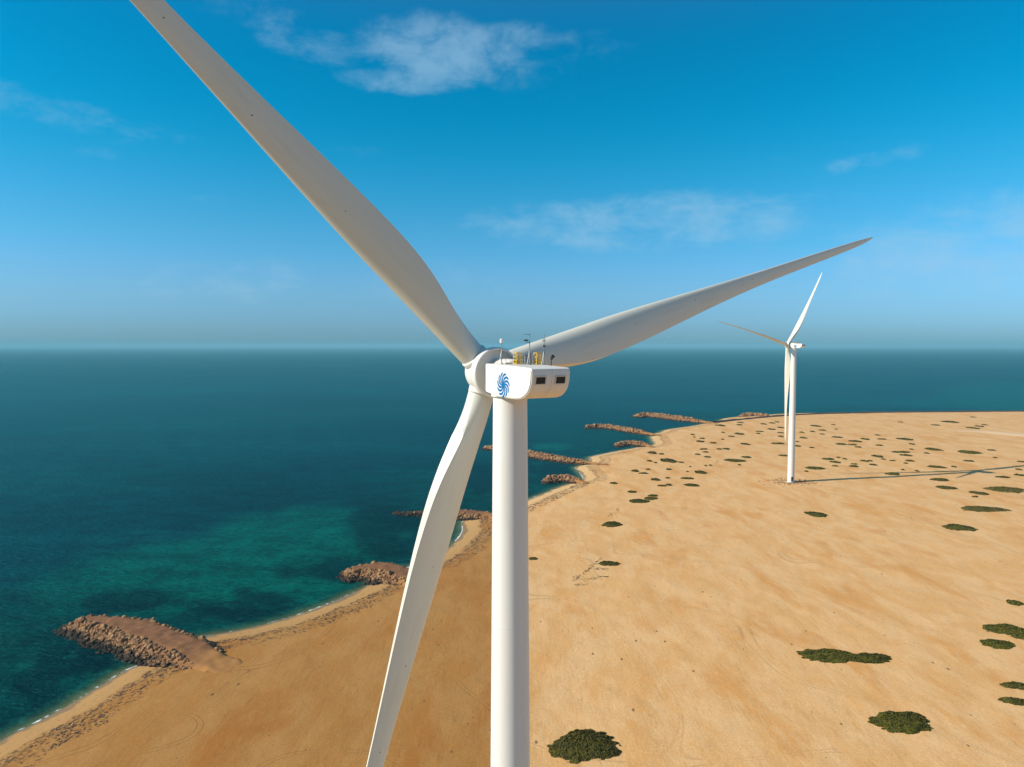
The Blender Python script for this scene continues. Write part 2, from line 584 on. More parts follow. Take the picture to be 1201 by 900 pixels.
def sea_material():
    m, t, b = new_mat('sea_water')
    pos = t.add('ShaderNodeNewGeometry').outputs['Position']
    shore = t.attr('shore')
    depth = t.math('MULTIPLY', shore, -1.0)
    wob = t.math('ADD', depth, t.math('MULTIPLY', t.math('SUBTRACT', t.noise(pos, 0.06, 4), .5), 14.0))
    deep, shallow, bar, reef = (0.0, 0.033, 0.039), (0.0, 0.034, 0.028), (0.0, 0.076, 0.059), (0.0, 0.011, 0.013)
    c = t.mix(t.ramp(wob, 10, 190), shallow, deep)
    slick = t.noise(t.mapping(pos, (.16, 1.0, 1), (0, 0, .05)), 0.0060, 5, 0.6, 1.2)
    c = t.mix(t.math('MULTIPLY', t.ramp(slick, .50, .68), .55), c, (0.0, 0.066, 0.073))
    big = t.noise(pos, 0.0035, 4)
    c = t.mix(t.ramp(big, .58, .40, 0, .5), c, (0.0, 0.016, 0.026))
    c = t.mix(t.attr('bar'), c, bar)
    c = t.mix(t.math('MULTIPLY', t.attr('reef'), .8), c, reef)
    patch = t.noise(pos, 0.11, 5, 0.6, .5)
    near = t.ramp(depth, 130, 20)
    c = t.mix(t.math('MULTIPLY', t.ramp(patch, .52, .66, 0, .45), near), c, reef)
    c = t.mix(t.math('MULTIPLY', t.ramp(patch, .44, .30, 0, .5), near), c, (0.003, 0.085, 0.065))
    edge = t.ramp(t.math('ADD', depth, t.math('MULTIPLY', t.math('SUBTRACT', t.noise(pos, .1, 3), .5), 5.0)), 9.0, 1.0)
    c = t.mix(t.math('MULTIPLY', edge, .8), c, (0.03, 0.15, 0.10))
    # wash along the waterline
    fo = t.noise(pos, 0.5, 4, .7)
    foam = t.math('MULTIPLY', t.math('MULTIPLY', t.ramp(depth, 1.3, .7), t.ramp(depth, 0.0, .35)), t.ramp(t.math('ADD', t.math('MULTIPLY', fo, .5), t.math('MULTIPLY', t.noise(pos, .035, 2), .5)), .45, .56))
    c = t.mix(t.math('MULTIPLY', foam, .8), c, (0.75, 0.75, 0.72))
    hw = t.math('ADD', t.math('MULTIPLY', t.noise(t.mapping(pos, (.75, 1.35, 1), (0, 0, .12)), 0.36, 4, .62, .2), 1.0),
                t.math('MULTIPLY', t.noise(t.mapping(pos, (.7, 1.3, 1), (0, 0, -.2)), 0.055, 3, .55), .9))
    # ripple light and shade painted into the colour: pale crests, dark troughs
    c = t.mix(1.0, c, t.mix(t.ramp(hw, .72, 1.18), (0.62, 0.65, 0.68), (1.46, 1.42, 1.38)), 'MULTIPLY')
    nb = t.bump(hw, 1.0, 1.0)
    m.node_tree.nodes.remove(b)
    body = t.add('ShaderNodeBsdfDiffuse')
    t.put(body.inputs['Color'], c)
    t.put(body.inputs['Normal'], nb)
    glo = t.add('ShaderNodeBsdfGlossy')
    glo.inputs['Color'].default_value = (.20, .92, .95, 1)
    glo.inputs['Roughness'].default_value = .45
    t.put(glo.inputs['Normal'], nb)
    fr = t.add('ShaderNodeFresnel')
    fr.inputs['IOR'].default_value = 1.33
    b = t.add('ShaderNodeMixShader')
    # a ruffled sea shows its steeper faces, so the mirror part stays well under that of a flat sheet
    t.put(b.inputs[0], t.math('MINIMUM', t.math('MULTIPLY', fr.outputs[0], .32), .22))
    t.l.new(body.outputs[0], b.inputs[1])
    t.l.new(glo.outputs[0], b.inputs[2])
    # the sandy floor shows through the first metres
    tr = t.add('ShaderNodeBsdfTransparent')
    tr.inputs[0].default_value = (.75, .95, .88, 1)
    mx = t.add('ShaderNodeMixShader')
    t.put(mx.inputs[0], t.math('SUBTRACT', 1.0, t.math('MULTIPLY', t.math('MULTIPLY', t.ramp(t.math('ADD', depth, t.math('MULTIPLY', t.math('SUBTRACT', t.noise(pos, .1, 3), .5), 5.0)), 8.0, 0.0), .8), t.math('SUBTRACT', 1.0, foam))))
    t.l.new(tr.outputs[0], mx.inputs[1])
    t.l.new(b.outputs[0], mx.inputs[2])
    out = m.node_tree.nodes['Material Output']
    t.l.new(mx.outputs[0], out.inputs['Surface'])
    return m


wx = axis_steps(-60000, 60000, -260, 260, 2.4, 1.028)
wy = [-3000, -1200, -500, -200, 0, 60, 100]
v = 125.0
while v < 1300:
    wy.append(v)
    v += max(1.8, v * .0085)
s = v * .0085
while v < 90000:
    wy.append(v)
    s *= 1.09
    v += s
sea = grid_mesh('sea', wx, np.array(wy), lambda x, y, sd: np.full_like(x, SEA), sea_material(),
                keep=lambda sd: sd < 6, attrs={'bar': bar_attr, 'reef': reef_attr})
sea['kind'] = 'structure'

# ------------------------------------------------------------------ shared materials


def paint_mat(name, col, rough=.38, dirt=0.25):
    m, t, b = new_mat(name)
    tcn = t.add('ShaderNodeTexCoord').outputs['Object']
    n = t.noise(t.mapping(tcn, (1, 1, .12)), 0.9, 6, .65)
    n2 = t.noise(tcn, 6.0, 4, .7)
    c = t.mix(t.ramp(n, .48, .75, 0, dirt), col, (col[0] * .80, col[1] * .76, col[2] * .68))
    c = t.mix(t.ramp(n2, .62, .74, 0, dirt * .6), c, (col[0] * .7, col[1] * .66, col[2] * .58))
    t.l.new(c, b.inputs['Base Color'])
    t.put(b.inputs['Roughness'], t.ramp(n, .3, .7, rough - .06, rough + .1))
    b.inputs['Specular IOR Level'].default_value = 0.35
    return m


def plain_mat(name, col, rough=.6, metal=0.0):
    m, t, b = new_mat(name)
    tcn = t.add('ShaderNodeTexCoord').outputs['Object']
    n = t.noise(tcn, 3.0, 4, .6)
    c = t.mix(t.ramp(n, .35, .7, 0, .5), col, tuple(k * .72 for k in col))
    t.l.new(c, b.inputs['Base Color'])
    b.inputs['Roughness'].default_value = rough
    b.inputs['Metallic'].default_value = metal
    return m


M_white = paint_mat('white_paint', (0.70, 0.675, 0.63))
M_blade = paint_mat('blade_gelcoat', (0.64, 0.625, 0.545), .33, .3)
M_nac = paint_mat('nacelle_shell', (0.72, 0.69, 0.635), .4, .2)
M_blue = plain_mat('emblem_blue', (0.0, 0.135, 0.36), .45)
M_dark = plain_mat('dark_opening', (0.012, 0.011, 0.010), .7)
M_frame = plain_mat('pale_frame', (0.62, 0.56, 0.49), .5)
M_yellow = plain_mat('yellow_paint', (0.75, 0.46, 0.03), .45)
M_steel = plain_mat('galvanised_steel', (0.30, 0.31, 0.32), .45, .6)
M_black = plain_mat('black_plastic', (0.02, 0.02, 0.02), .5)
M_seal = plain_mat('seal_grey', (0.33, 0.30, 0.26), .7)
M_lamp = plain_mat('lamp_white', (0.75, 0.76, 0.78), .25)
M_conc = plain_mat('concrete', (0.42, 0.37, 0.30), .85)


# ------------------------------------------------------------------ blade
def lerp_tab(tab, x):
    X, Y = [a for a, _ in tab], [b for _, b in tab]
    d = min(.03, .5 * (1 - x), .6 * max(x - .02, 0))          # round off the corners of the table
    return float(np.mean([np.interp(x + k * d, X, Y) for k in (-1, -.5, 0, .5, 1)]))


CHORD = [(0, 2.95), (.06, 2.98), (.08, 3.12), (.10, 3.45), (.125, 4.0), (.15, 4.42), (.18, 4.72), (.21, 4.84), (.25, 4.78), (.30, 4.5), (.37, 3.95), (.45, 3.25),
         (.55, 2.48), (.65, 1.98), (.75, 1.68), (.85, 1.38), (.92, 1.12), (.96, .88), (.985, .5), (1, .12)]
THICK = [(0, 1.0), (.03, 1.0), (.05, .96), (.08, .84), (.11, .68), (.15, .52), (.2, .42), (.25, .36), (.32, .30), (.45, .25), (.6, .21), (.8, .18), (1, .16)]
TWIST = [(0, 20), (.1, 19), (.2, 15), (.3, 10.5), (.45, 6.5), (.6, 4), (.8, 1.5), (1, 0)]
TE = [(0, .2), (.025, .4), (.05, 1.05), (.08, 1.6), (.105, 1.58), (.145, 1.28), (.19, 1.0), (.25, .70), (.32, .46), (.45, .27), (.6, .17), (.8, .08), (1, .02)]
PITCH_OFF = 4.0
BLADE_R = 79.8
CONE, BEND = 0.0864, -0.0421


def airfoil(n=36):
    """unit section: list of (x, y_sign_thickness) going round from the trailing edge"""
    pts = []
    for i in range(n):
        a = 2 * math.pi * i / n
        pts.append(a)
    return pts


def blade_mesh():
    N = 40
    stations = [.022, .03, .04, .05, .06, .07, .08, .09, .10, .11, .1225, .135, .1475, .16, .1725, .185, .1975, .21, .225, .24, .27, .31, .35, .40, .45, .5, .55, .6, .65, .7, .75, .8, .85, .89, .92, .945, .965, .98, .99, .997, 1.0]
    verts, faces = [], []
    for s in stations:
        c = lerp_tab(CHORD, s)
        th = lerp_tab(THICK, s)
        be = R(lerp_tab(TWIST, s) + PITCH_OFF)
        r = s * BLADE_R
        up = (CONE * s + BEND * s * s) * BLADE_R
        kc = min(1, max(0, (s - .02) / .085))
        kc = kc * kc * (3 - 2 * kc)
        ax = min(.5, max(.31, 1.47 / c)) if s < .22 else .31          # pitch axis, share of the chord behind the leading edge
        te = lerp_tab(TE, s) / c
        for i in range(N):
            a = 2 * math.pi * (i + .5) / N
            # x runs 0 (leading) to 1 (trailing)
            x = .5 * (1 + math.cos(a))
            xx = max(x, 1e-6)
            yt = 5 * (.2969 * math.sqrt(xx) - .126 * xx - .3516 * xx ** 2 + .2843 * xx ** 3 - .1015 * xx ** 4) * th
            yc = .10 * xx * (1 - xx) * min(1, kc)
            sgn = 1 if math.sin(a) >= 0 else -1
            ya = yc + sgn * (yt * (1 - .25 * te / max(th, .1)) + xx ** 1.5 * te / 2)
            ycirc = .5 * math.sin(a)
            y = ycirc * (1 - kc) + ya * kc
            X = (ax - x) * c                    # towards the leading edge
            Yd = y * c                          # suction side, downwind
            tx = X * math.cos(be) - 0 * 1 + Yd * math.sin(be)
            ty = X * math.sin(be) - Yd * math.cos(be)
            verts.append((tx, ty + up, r))
    K = len(stations)
    for k in range(K - 1):
        for i in range(N):
            j = (i + 1) % N
            faces.append((k * N + i, k * N + j, (k + 1) * N + j, (k + 1) * N + i))
    faces.append(tuple(range(N))[::-1])
    faces.append(tuple((K - 1) * N + i for i in range(N)))
    me = bpy.data.meshes.new('blade')
    me.from_pydata(verts, [], faces)
    bm = bmesh.new()
    bm.from_mesh(me)
    bmesh.ops.recalc_face_normals(bm, faces=bm.faces)
    bm.to_mesh(me)
    bm.free()
    me.shade_smooth()
    me.set_sharp_from_angle(angle=R(40))
    me.materials.append(M_blade)
    return me


BLADE_ME = blade_mesh()


def receptor_mesh():
    bm = bmesh.new()
    lathe(bm, [(.07, -.02), (.07, .02), (.03, .03)], 10)
    me = bpy.data.meshes.new('receptor')
    bm.to_mesh(me)
    bm.free()
    me.materials.append(M_black)
    return me


RECEPT_ME = receptor_mesh()


def suction_point(s, f):
    """point and downwind normal of the suction skin at span s, chord share f"""
    c = lerp_tab(CHORD, s)
    th = lerp_tab(THICK, s)
    be = R(lerp_tab(TWIST, s) + PITCH_OFF)
    kc = min(1, max(0, (s - .02) / .085))
    kc = kc * kc * (3 - 2 * kc)
    ax = min(.5, max(.31, 1.47 / c)) if s < .22 else .31
    yt = 5 * (.2969 * math.sqrt(f) - .126 * f - .3516 * f ** 2 + .2843 * f ** 3 - .1015 * f ** 4) * th
    y = (.10 * f * (1 - f) + yt) * kc + math.sqrt(max(0, .25 - (f - .5) ** 2)) * (1 - kc)
    X, Yd = (ax - f) * c, y * c
    return Vector((X * math.cos(be) + Yd * math.sin(be), X * math.sin(be) - Yd * math.cos(be) + (CONE * s + BEND * s * s) * BLADE_R, s * BLADE_R)), \
        Vector((math.sin(be), -math.cos(be), 0))


# ------------------------------------------------------------------ nacelle (local frame: +Y upwind, +X to the right seen from behind, Z up; origin on the tower axis)
NW = 2.3          # half width
Y0, Y1 = -8.0, 1.4
ZT, ZB = 1.12, -2.2   # top and bottom, from the axis height over the tower


def nacelle_profile():
    """side outline (y, z): flat roof, blunt tail curving under to the belly"""
    pts = [(Y1, ZB + .42), (Y1, ZT + .12)]
    for k in range(1, 8):                        # roof, a little crowned
        u = k / 8
        pts.append((Y1 + (Y0 + .3 - Y1) * u, ZT + .12 - .24 * u ** 1.6))
    pts += [(Y0 + .30, ZT - .13), (Y0 + .06, ZT - .22), (Y0, ZT - .42)]
    # tail: nearly vertical, then a big round corner
    x0, z0, x3, z3 = Y0 + .10, ZT - 1.5, Y0 + 3.1, ZB + .02
    pts.append((Y0 + .02, ZT - .95))
    for k in range(0, 11):
        u = k / 10
        b0, b1, b2, b3 = (1 - u) ** 3, 3 * u * (1 - u) ** 2, 3 * u * u * (1 - u), u ** 3
        pts.append((b0 * x0 + b1 * (Y0 + .42) + b2 * (Y0 + 1.45) + b3 * x3, b0 * z0 + b1 * (z0 - 1.2) + b2 * (ZB + .06) + b3 * z3))
    pts += [(-3.0, ZB), (-1.0, ZB + .06)]
    return pts


def tail_point(z):
    """y of the tail skin at height z"""
    pr = nacelle_profile()
    tail = [(zz, y) for y, zz in pr[9:23]]
    tail.sort()
    return float(np.interp(z, [a for a, _ in tail], [b for _, b in tail]))


def build_nacelle(root, zc):
    bm = bmesh.new()
    pr = nacelle_profile()
    L = [bm.verts.new((-NW, y, z + zc)) for y, z in pr]
    Rr = [bm.verts.new((NW, y, z + zc)) for y, z in pr]
    bm.faces.new(L)
    bm.faces.new(Rr[::-1])
    n = len(pr)
    for i in range(n):
        j = (i + 1) % n
        bm.faces.new((L[j], L[i], Rr[i], Rr[j]))
    es = [e for e in bm.edges if abs(e.verts[0].co.x - e.verts[1].co.x) < .01]
    bmesh.ops.recalc_face_normals(bm, faces=bm.faces)
    bmesh.ops.bevel(bm, geom=es, offset=.10, segments=3, affect='EDGES')
    nac = bm_obj('nacelle', bm, M_nac, root)
    for p in nac.data.polygons:
        p.use_smooth = True
    nac.data.set_sharp_from_angle(angle=R(38))
    # rounded neck between nacelle and generator
    bm = bmesh.new()
    mt = Matrix.Translation((.45, 0, zc + .12)) @ Matrix.Rotation(R(-90), 4, 'X')
    lathe(bm, [(1.45, Y1 - 1.9), (1.58, Y1 - 1.2), (1.62, Y1 - .5), (1.62, Y1 + .4), (1.55, 3.4)], 48, mt)
    bm_obj('neck', bm, M_nac, nac, True)
    # yaw collar over the tower
    bm = bmesh.new()
    lathe(bm, [(2.02, zc + ZB - .12), (2.06, zc + ZB + .0), (2.06, zc + ZB + .2)], 48)
    bm_obj('yaw_collar', bm, M_nac, nac, True)
    # tail openings with frames
    for sx in (-1.2, 1.12):
        zc0 = -.2
        yb = tail_point(zc0)
        slope = math.atan2(tail_point(zc0 - .4) - tail_point(zc0 + .4), .8)
        rot = Matrix.Rotation(slope, 3, 'X')
        bm = bmesh.new()
        W_, H_ = .54, .34
        for cx, cz, sw, sh in ((0, H_ + .05, 2 * W_ + .2, .1), (0, -H_ - .05, 2 * W_ + .2, .1), (W_ + .05, 0, .1, 2 * H_), (-W_ - .05, 0, .1, 2 * H_)):
            add_box(bm, Vector((sx, yb - .02, zc + zc0)) + rot @ Vector((cx, 0, cz)), (sw, .12, sh), 0, rot.to_4x4())
        fr = bm_obj('window_frame', bm, M_frame, nac)
        bm = bmesh.new()
        add_box(bm, (sx, yb - .004, zc + zc0), (2 * W_ - .004, .05, 2 * H_ - .004), 0, rot.to_4x4())
        bm_obj('dark_pane', bm, M_dark, fr)
    # panel seam down the middle of the tail
    bm = bmesh.new()
    prs = [p for p in pr[10:23]]
    vs0 = [bm.verts.new((.10, y - .004, z + zc - .003)) for y, z in prs]
    vs1 = [bm.verts.new((.13, y - .004, z + zc - .003)) for y, z in prs]
    for i in range(len(prs) - 1):
        bm.faces.new((vs0[i], vs0[i + 1], vs1[i + 1], vs1[i]))
    bm_obj('panel_seam', bm, M_seal, nac)
    # emblem: a swirl of curved strokes on both flanks
    for sx in (-1, 1):
        bm = bmesh.new()
        cy, cz, rad = -2.55, zc - .88, 1.27
        K = 11
        for k in range(K):
            base = 2 * math.pi * k / K
            left, right = [], []
            for i in range(13):
                u = i / 12
                rr = rad * (.16 + .84 * (u - .12 * u ** 4) / .88)
                an = base + .95 * u ** 1.7
                wd = rad * .10 * min(1, .55 + u * 1.3) * (1 if u < .9 else (.8 if u < .95 else .35))
                d_a = rr * .95 * 1.7 * u ** .7
                d_r = rad * .84 * (1 - .48 * u ** 3) / .88
                tx_, ty_ = math.cos(an) * d_r - math.sin(an) * d_a, math.sin(an) * d_r + math.cos(an) * d_a
                l = math.hypot(tx_, ty_)
                nx_, ny_ = -ty_ / l, tx_ / l
                for lst, sg in ((left, 1), (right, -1)):
                    lst.append((rr * math.cos(an) + nx_ * wd * sg, rr * math.sin(an) + ny_ * wd * sg))
            vl = [bm.verts.new((sx * (NW + .006), cy + a, cz + b)) for a, b in left]
            vr = [bm.verts.new((sx * (NW + .006), cy + a, cz + b)) for a, b in right]
            for i in range(12):
                bm.faces.new((vl[i], vl[i + 1], vr[i + 1], vr[i]))
        # filled middle
        ring = [bm.verts.new((sx * (NW + .009), cy + rad * .22 * math.cos(t * math.pi / 10), cz + rad * .22 * math.sin(t * math.pi / 10))) for t in range(20)]
        bm.faces.new(ring)
        bm_obj('swirl_emblem', bm, M_blue, nac)
    # roof gear
    zr = lambda y: zc + ZT + .12 - .24 * max(0, (Y1 - y) / (Y1 - Y0 - .3)) ** 1.6
    for gx, gy in ((.05, -1.4), (1.95, -2.4)):
        bm = bmesh.new()
        z0 = zr(gy) - .01
        for dx in (-.26, .26):
            for dy in (-.28, .28):
                add_tube(bm, (gx + dx, gy + dy, z0), (gx + dx, gy + dy, z0 + 1.25), .045, n=8)
        for zz_ in (.12, .45, .8, 1.22):
            for dy in (-.28, .28):
                add_tube(bm, (gx - .26, gy + dy, z0 + zz_), (gx + .26, gy + dy, z0 + zz_), .05, n=8)
            for dx in (-.26, .26):
                add_tube(bm, (gx + dx, gy - .28, z0 + zz_), (gx + dx, gy + .28, z0 + zz_), .04, n=8)
        add_box(bm, (gx, gy + .28, z0 + .3), (.5, .03, .4))
        bm_obj('guard_frame', bm, M_yellow, nac)
    bm = bmesh.new()
    add_box(bm, (1.0, -1.75, zr(-1.75) + .48), (.85, .8, .98), .04)
    add_box(bm, (1.0, -1.75, zr(-1.75) + 1.0), (.95, .9, .06))
    bm_obj('cooler_box', bm, M_steel, nac)
    bm = bmesh.new()
    add_box(bm, (-.7, -.5, zr(-.5) + .07), (.9, .9, .16), .04)
    bm_obj('roof_hatch', bm, M_frame, nac)

    def mast(x, y, h_, kind):
        z0 = zr(y) - .02
        bm = bmesh.new()
        add_tube(bm, (x, y, z0), (x, y, z0 + h_), .065, .045, 8)
        add_tube(bm, (x, y, z0), (x, y, z0 + .06), .16, .16, 10)
        add_tube(bm, (x + .5, y - .3, z0 + .02), (x, y, z0 + 1.5), .028, n=6)
        add_tube(bm, (x - .5, y - .3, z0 + .02), (x, y, z0 + 1.5), .028, n=6)
        if kind == 'bar':
            add_tube(bm, (x - .75, y, z0 + h_), (x + .1, y, z0 + h_), .028, n=6)
            add_tube(bm, (x - .45, y, z0 + h_ * .74), (x + .05, y, z0 + h_ * .74), .035, n=6)
        elif kind == 'cross':
            add_tube(bm, (x - .22, y, z0 + h_ * .80), (x + .22, y, z0 + h_ * .80), .045, n=6)
            add_tube(bm, (x, y - .22, z0 + h_ * .86), (x, y + .22, z0 + h_ * .86), .045, n=6)
        ms = bm_obj('instrument_mast', bm, M_steel, nac)
        if kind == 'lamp':
            bm = bmesh.new()
            lathe(bm, [(.08, h_ - .52), (.2, h_ - .48), (.22, h_ - .12), (.12, h_ - .04)], 14, Matrix.Translation((x, y, z0)))
            bm_obj('beacon_lamp', bm, M_lamp, ms)
        elif kind == 'bar':
            bm = bmesh.new()
            for k in range(3):
                a = k * 2.094
                r_ = bmesh.ops.create_icosphere(bm, subdivisions=2, radius=.10)
                for v_ in r_['verts']:
                    v_.co += Vector((x - .42 + .17 * math.cos(a), y + .17 * math.sin(a), z0 + h_ * .74 + .22))
                add_tube(bm, (x - .42, y, z0 + h_ * .74 + .22), (x - .42 + .17 * math.cos(a), y + .17 * math.sin(a), z0 + h_ * .74 + .22), .02, n=6)
            add_tube(bm, (x - .42, y, z0 + h_ * .74), (x - .42, y, z0 + h_ * .74 + .24), .035, n=6)
            bm_obj('cup_anemometer', bm, M_black, ms)
        else:
            bm = bmesh.new()
            add_box(bm, (x, y - .1, z0 + h_ * .62), (.05, .5, .16), .01)
            add_tube(bm, (x, y, z0 + h_ * .62 - .15), (x, y, z0 + h_ * .62 + .18), .06, n=8)
            bm_obj('wind_vane', bm, M_black, ms)
    mast(-1.25, -.35, 2.75, 'lamp')
    mast(.75, -2.75, 3.2, 'bar')
    mast(2.2, -3.3, 3.2, 'cross')
    bm = bmesh.new()
    add_tube(bm, (-1.65, -.2, zr(-.2) - .02), (-1.65, -.2, zr(-.2) + 3.4), .022, .015, 6)
    bm_obj('lightning_rod', bm, M_steel, nac)
    bm = bmesh.new()
    add_tube(bm, (2.25, -4.6, zr(-4.6)), (2.25, -4.6, zr(-4.6) + .75), .05, n=8)
    add_tube(bm, (2.25, -4.6, zr(-4.6) + .7), (2.30, -4.9, zr(-4.6) + 1.0), .16, .2, 10)
    bm_obj('roof_sensor', bm, M_black, nac)
    return nac


OVER = 5.15        # rotor centre ahead of the tower axis


def build_turbine(base, psi, theta, hub_z, r_top, r_base, label, pitch=0.0, cone=0.0, low=0.0):
    """hub_z: height of the rotor centre above the tower's foot"""
    root = empty('wind_turbine', base, psi)
    tag(root, label, 'wind turbine', 'wind turbines on the shore')
    TILT = R(2.7)
    axis_z = hub_z - OVER * math.sin(TILT)
    top = axis_z + ZB - .05
    # tower: four rolled steel sections
    bm = bmesh.new()
    prof = [(r_base + .02, -.6)]
    NSEC = 4
    for k in range(NSEC):
        u0, u1 = k / NSEC, (k + 1) / NSEC
        ra = r_base + (r_top - r_base) * max(0, (u0 - .25) / .75)
        rb = r_base + (r_top - r_base) * max(0, (u1 - .25) / .75)
        prof += [(ra, u0 * top + .02), (rb, u1 * top - .10)]
        if k < NSEC - 1:
            prof += [(rb + .007, u1 * top - .09), (rb + .007, u1 * top + .09), (rb, u1 * top + .1)]
    lathe(bm, prof, 96)
    tower = bm_obj('tower', bm, M_white, root, True)
    tower.data.set_sharp_from_angle(angle=R(30))
    # door on the side the camera sees, with a landing and steps
    da = -psi - R(92) + math.atan2(base[0], base[1]) * -1 * 0
    dirv = Vector((math.cos(da), math.sin(da), 0))
    q = Matrix.Rotation(da - R(-90), 3, 'Z')
    bm = bmesh.new()
    add_box(bm, dirv * (r_base - .02) + Vector((0, 0, 3.0)), (1.35, .25, 3.0), .08, q.to_4x4())
    door = bm_obj('door', bm, M_dark, tower)
    bm = bmesh.new()
    add_box(bm, dirv * (r_base + .7) + Vector((0, 0, 1.42)), (2.0, 1.3, .10), 0, q.to_4x4())
    for k in range(6):
        add_box(bm, dirv * (r_base + 1.5 + .28 * k) + Vector((0, 0, 1.25 - .22 * k)), (1.2, .3, .06), 0, q.to_4x4())
    for sg in (-1, 1):
        sid = q @ Vector((sg * .95, 0, 0))
        for rr in (.2, 1.25):
            add_tube(bm, dirv * (r_base + rr) + sid + Vector((0, 0, -.3)), dirv * (r_base + rr) + sid + Vector((0, 0, 2.5)), .04, n=6)
        add_tube(bm, dirv * (r_base + .2) + sid + Vector((0, 0, 2.5)), dirv * (r_base + 1.25) + sid + Vector((0, 0, 2.5)), .04, n=6)
    bm_obj('entrance_steps', bm, M_steel, tower)
    bm = bmesh.new()
    lathe(bm, [(r_base + 1.3, -.8), (r_base + 1.3, .16), (r_base + 1.15, .22), (r_base - .2, .24)], 48)
    bm_obj('foundation_ring', bm, M_conc, tower)

    nac = build_nacelle(root, axis_z)
    # rotor axis frame, tilted upwards in front
    hubc = Vector((0, OVER * math.cos(TILT), hub_z))
    A = Matrix.Rotation(TILT, 4, 'X')
    base_m = Matrix.Translation(hubc) @ A
    # hub: generator ring + spinner, lathe round the rotor axis (+Y)
    toY = Matrix.Rotation(R(-90), 4, 'X')
    bm = bmesh.new()
    lathe(bm, [(1.9, -1.8), (2.52, -1.8), (2.58, -2.36), (2.70, -2.40), (2.82, -2.33), (2.88, -2.15), (2.86, -1.5), (2.80, -1.25), (2.60, -1.05)], 64, base_m @ toY)
    gen = bm_obj('generator_ring', bm, M_white, root, True)
    gen.data.set_sharp_from_angle(angle=R(50))
    bm = bmesh.new()
    prof = [(2.56, -1.06), (2.62, -.8)]
    for k in range(0, 13):
        u = k / 12 * math.pi / 2
        prof.append((max(.02, 2.62 * math.cos(u) ** .85), -.2 + 2.75 * math.sin(u)))
    lathe(bm, prof, 64, base_m @ toY)
    bm.normal_update()
    hub = bm_obj('hub', bm, M_white, root, True)
    for k in range(3):
        th = theta + k * 2 * math.pi / 3 + (low if k == 2 else 0)
        e, a, u = Vector((1, 0, 0)), Vector((0, 1, 0)), Vector((0, 0, 1))
        rad = e * math.cos(th) + u * math.sin(th)
        tan = -e * math.sin(th) + u * math.cos(th)
        B = Matrix((tan, a, rad)).transposed().to_4x4()
        mb = base_m @ B
        bl = link(bpy.data.objects.new('blade', BLADE_ME), root)
        bl.matrix_local = mb @ Matrix.Rotation(-cone, 4, 'X') @ Matrix.Rotation(pitch, 4, 'Z')
        # root cuff on the hub
        bm = bmesh.new()
        lathe(bm, [(1.62, 1.3), (1.62, 2.62), (1.58, 2.70), (1.50, 2.74)], 48, mb)
        bm_obj('blade_cuff', bm, M_white, hub, True)
        for s_, f_ in ((.15, .55), (.29, .45), (.44, .40), (.57, .5), (.60, .35), (.97, .4)):
            pt, nn = suction_point(s_, f_)
            rc = link(bpy.data.objects.new('lightning_receptor', RECEPT_ME), bl)
            rc.matrix_local = Matrix.Translation(pt) @ nn.to_track_quat('Z', 'Y').to_matrix().to_4x4()
    return root


PSI1 = 0.5285
HUB1 = Vector((-2.796, 78.04, 102.10))
ax1 = Vector((-math.sin(PSI1), math.cos(PSI1), 0))
b1 = HUB1 - ax1 * OVER
g1 = ground_z(b1.x, b1.y)
T1 = build_turbine((b1.x, b1.y, g1), PSI1, 0.2727, HUB1.z - g1, 1.85, 2.46,
                   'huge white wind turbine in the foreground, its blades running out of the picture')
b2 = at(927.5, 565.5, 0)
g2 = ground_z(b2.x, b2.y)
T2 = build_turbine((b2.x, b2.y, g2), R(35.5), R(50.5), 105.9 - g2, 1.95, 2.5,
                   'white wind turbine seen whole on the sand in the distance, casting a long shadow', R(80), .085, -R(6))

# ------------------------------------------------------------------ groynes and boulders


def rock_mat(name, c1, c2, dark):
    m, t, b = new_mat(name)
    pos = t.add('ShaderNodeNewGeometry').outputs['Position']
    sp = t.add('ShaderNodeSeparateXYZ')
    t.l.new(pos, sp.inputs[0])
    n = t.noise(pos, 0.45, 3, .6)
    n2 = t.noise(pos, 2.5, 4, .65)
    c = t.mix(t.ramp(n, .38, .62), c1, c2)
    c = t.mix(t.ramp(n2, .35, .6, .45, 0), c, tuple(k * .45 for k in c1))
    if name == 'groyne_earth':
        rt = t.math('ADD', t.attr('root'), t.math('MULTIPLY', t.math('SUBTRACT', t.noise(pos, .09, 4), .5), .5))
        c = t.mix(t.ramp(rt, .62, .92), c, (0.40, 0.188, 0.055))
    # algae and wet stone up to the tide mark
    lvl = t.math('ADD', sp.outputs[2], t.math('MULTIPLY', t.math('SUBTRACT', t.noise(pos, 0.22, 3), .5), 3.4))
    c = t.mix(t.ramp(lvl, SEA + 2.1, SEA + 1.0, 0, .95), c, dark)
    t.l.new(c, b.inputs['Base Color'])
    b.inputs['Roughness'].default_value = .85
    b.inputs['Specular IOR Level'].default_value = .25
    t.l.new(t.bump(n2, .6, .3), b.inputs['Normal'])
    return m


M_rock = rock_mat('boulder_rock', (0.41, 0.23, 0.108), (0.20, 0.10, 0.048), (0.022, 0.018, 0.014))
M_crest = rock_mat('groyne_earth', (0.27, 0.125, 0.052), (0.21, 0.092, 0.038), (0.03, 0.022, 0.015))


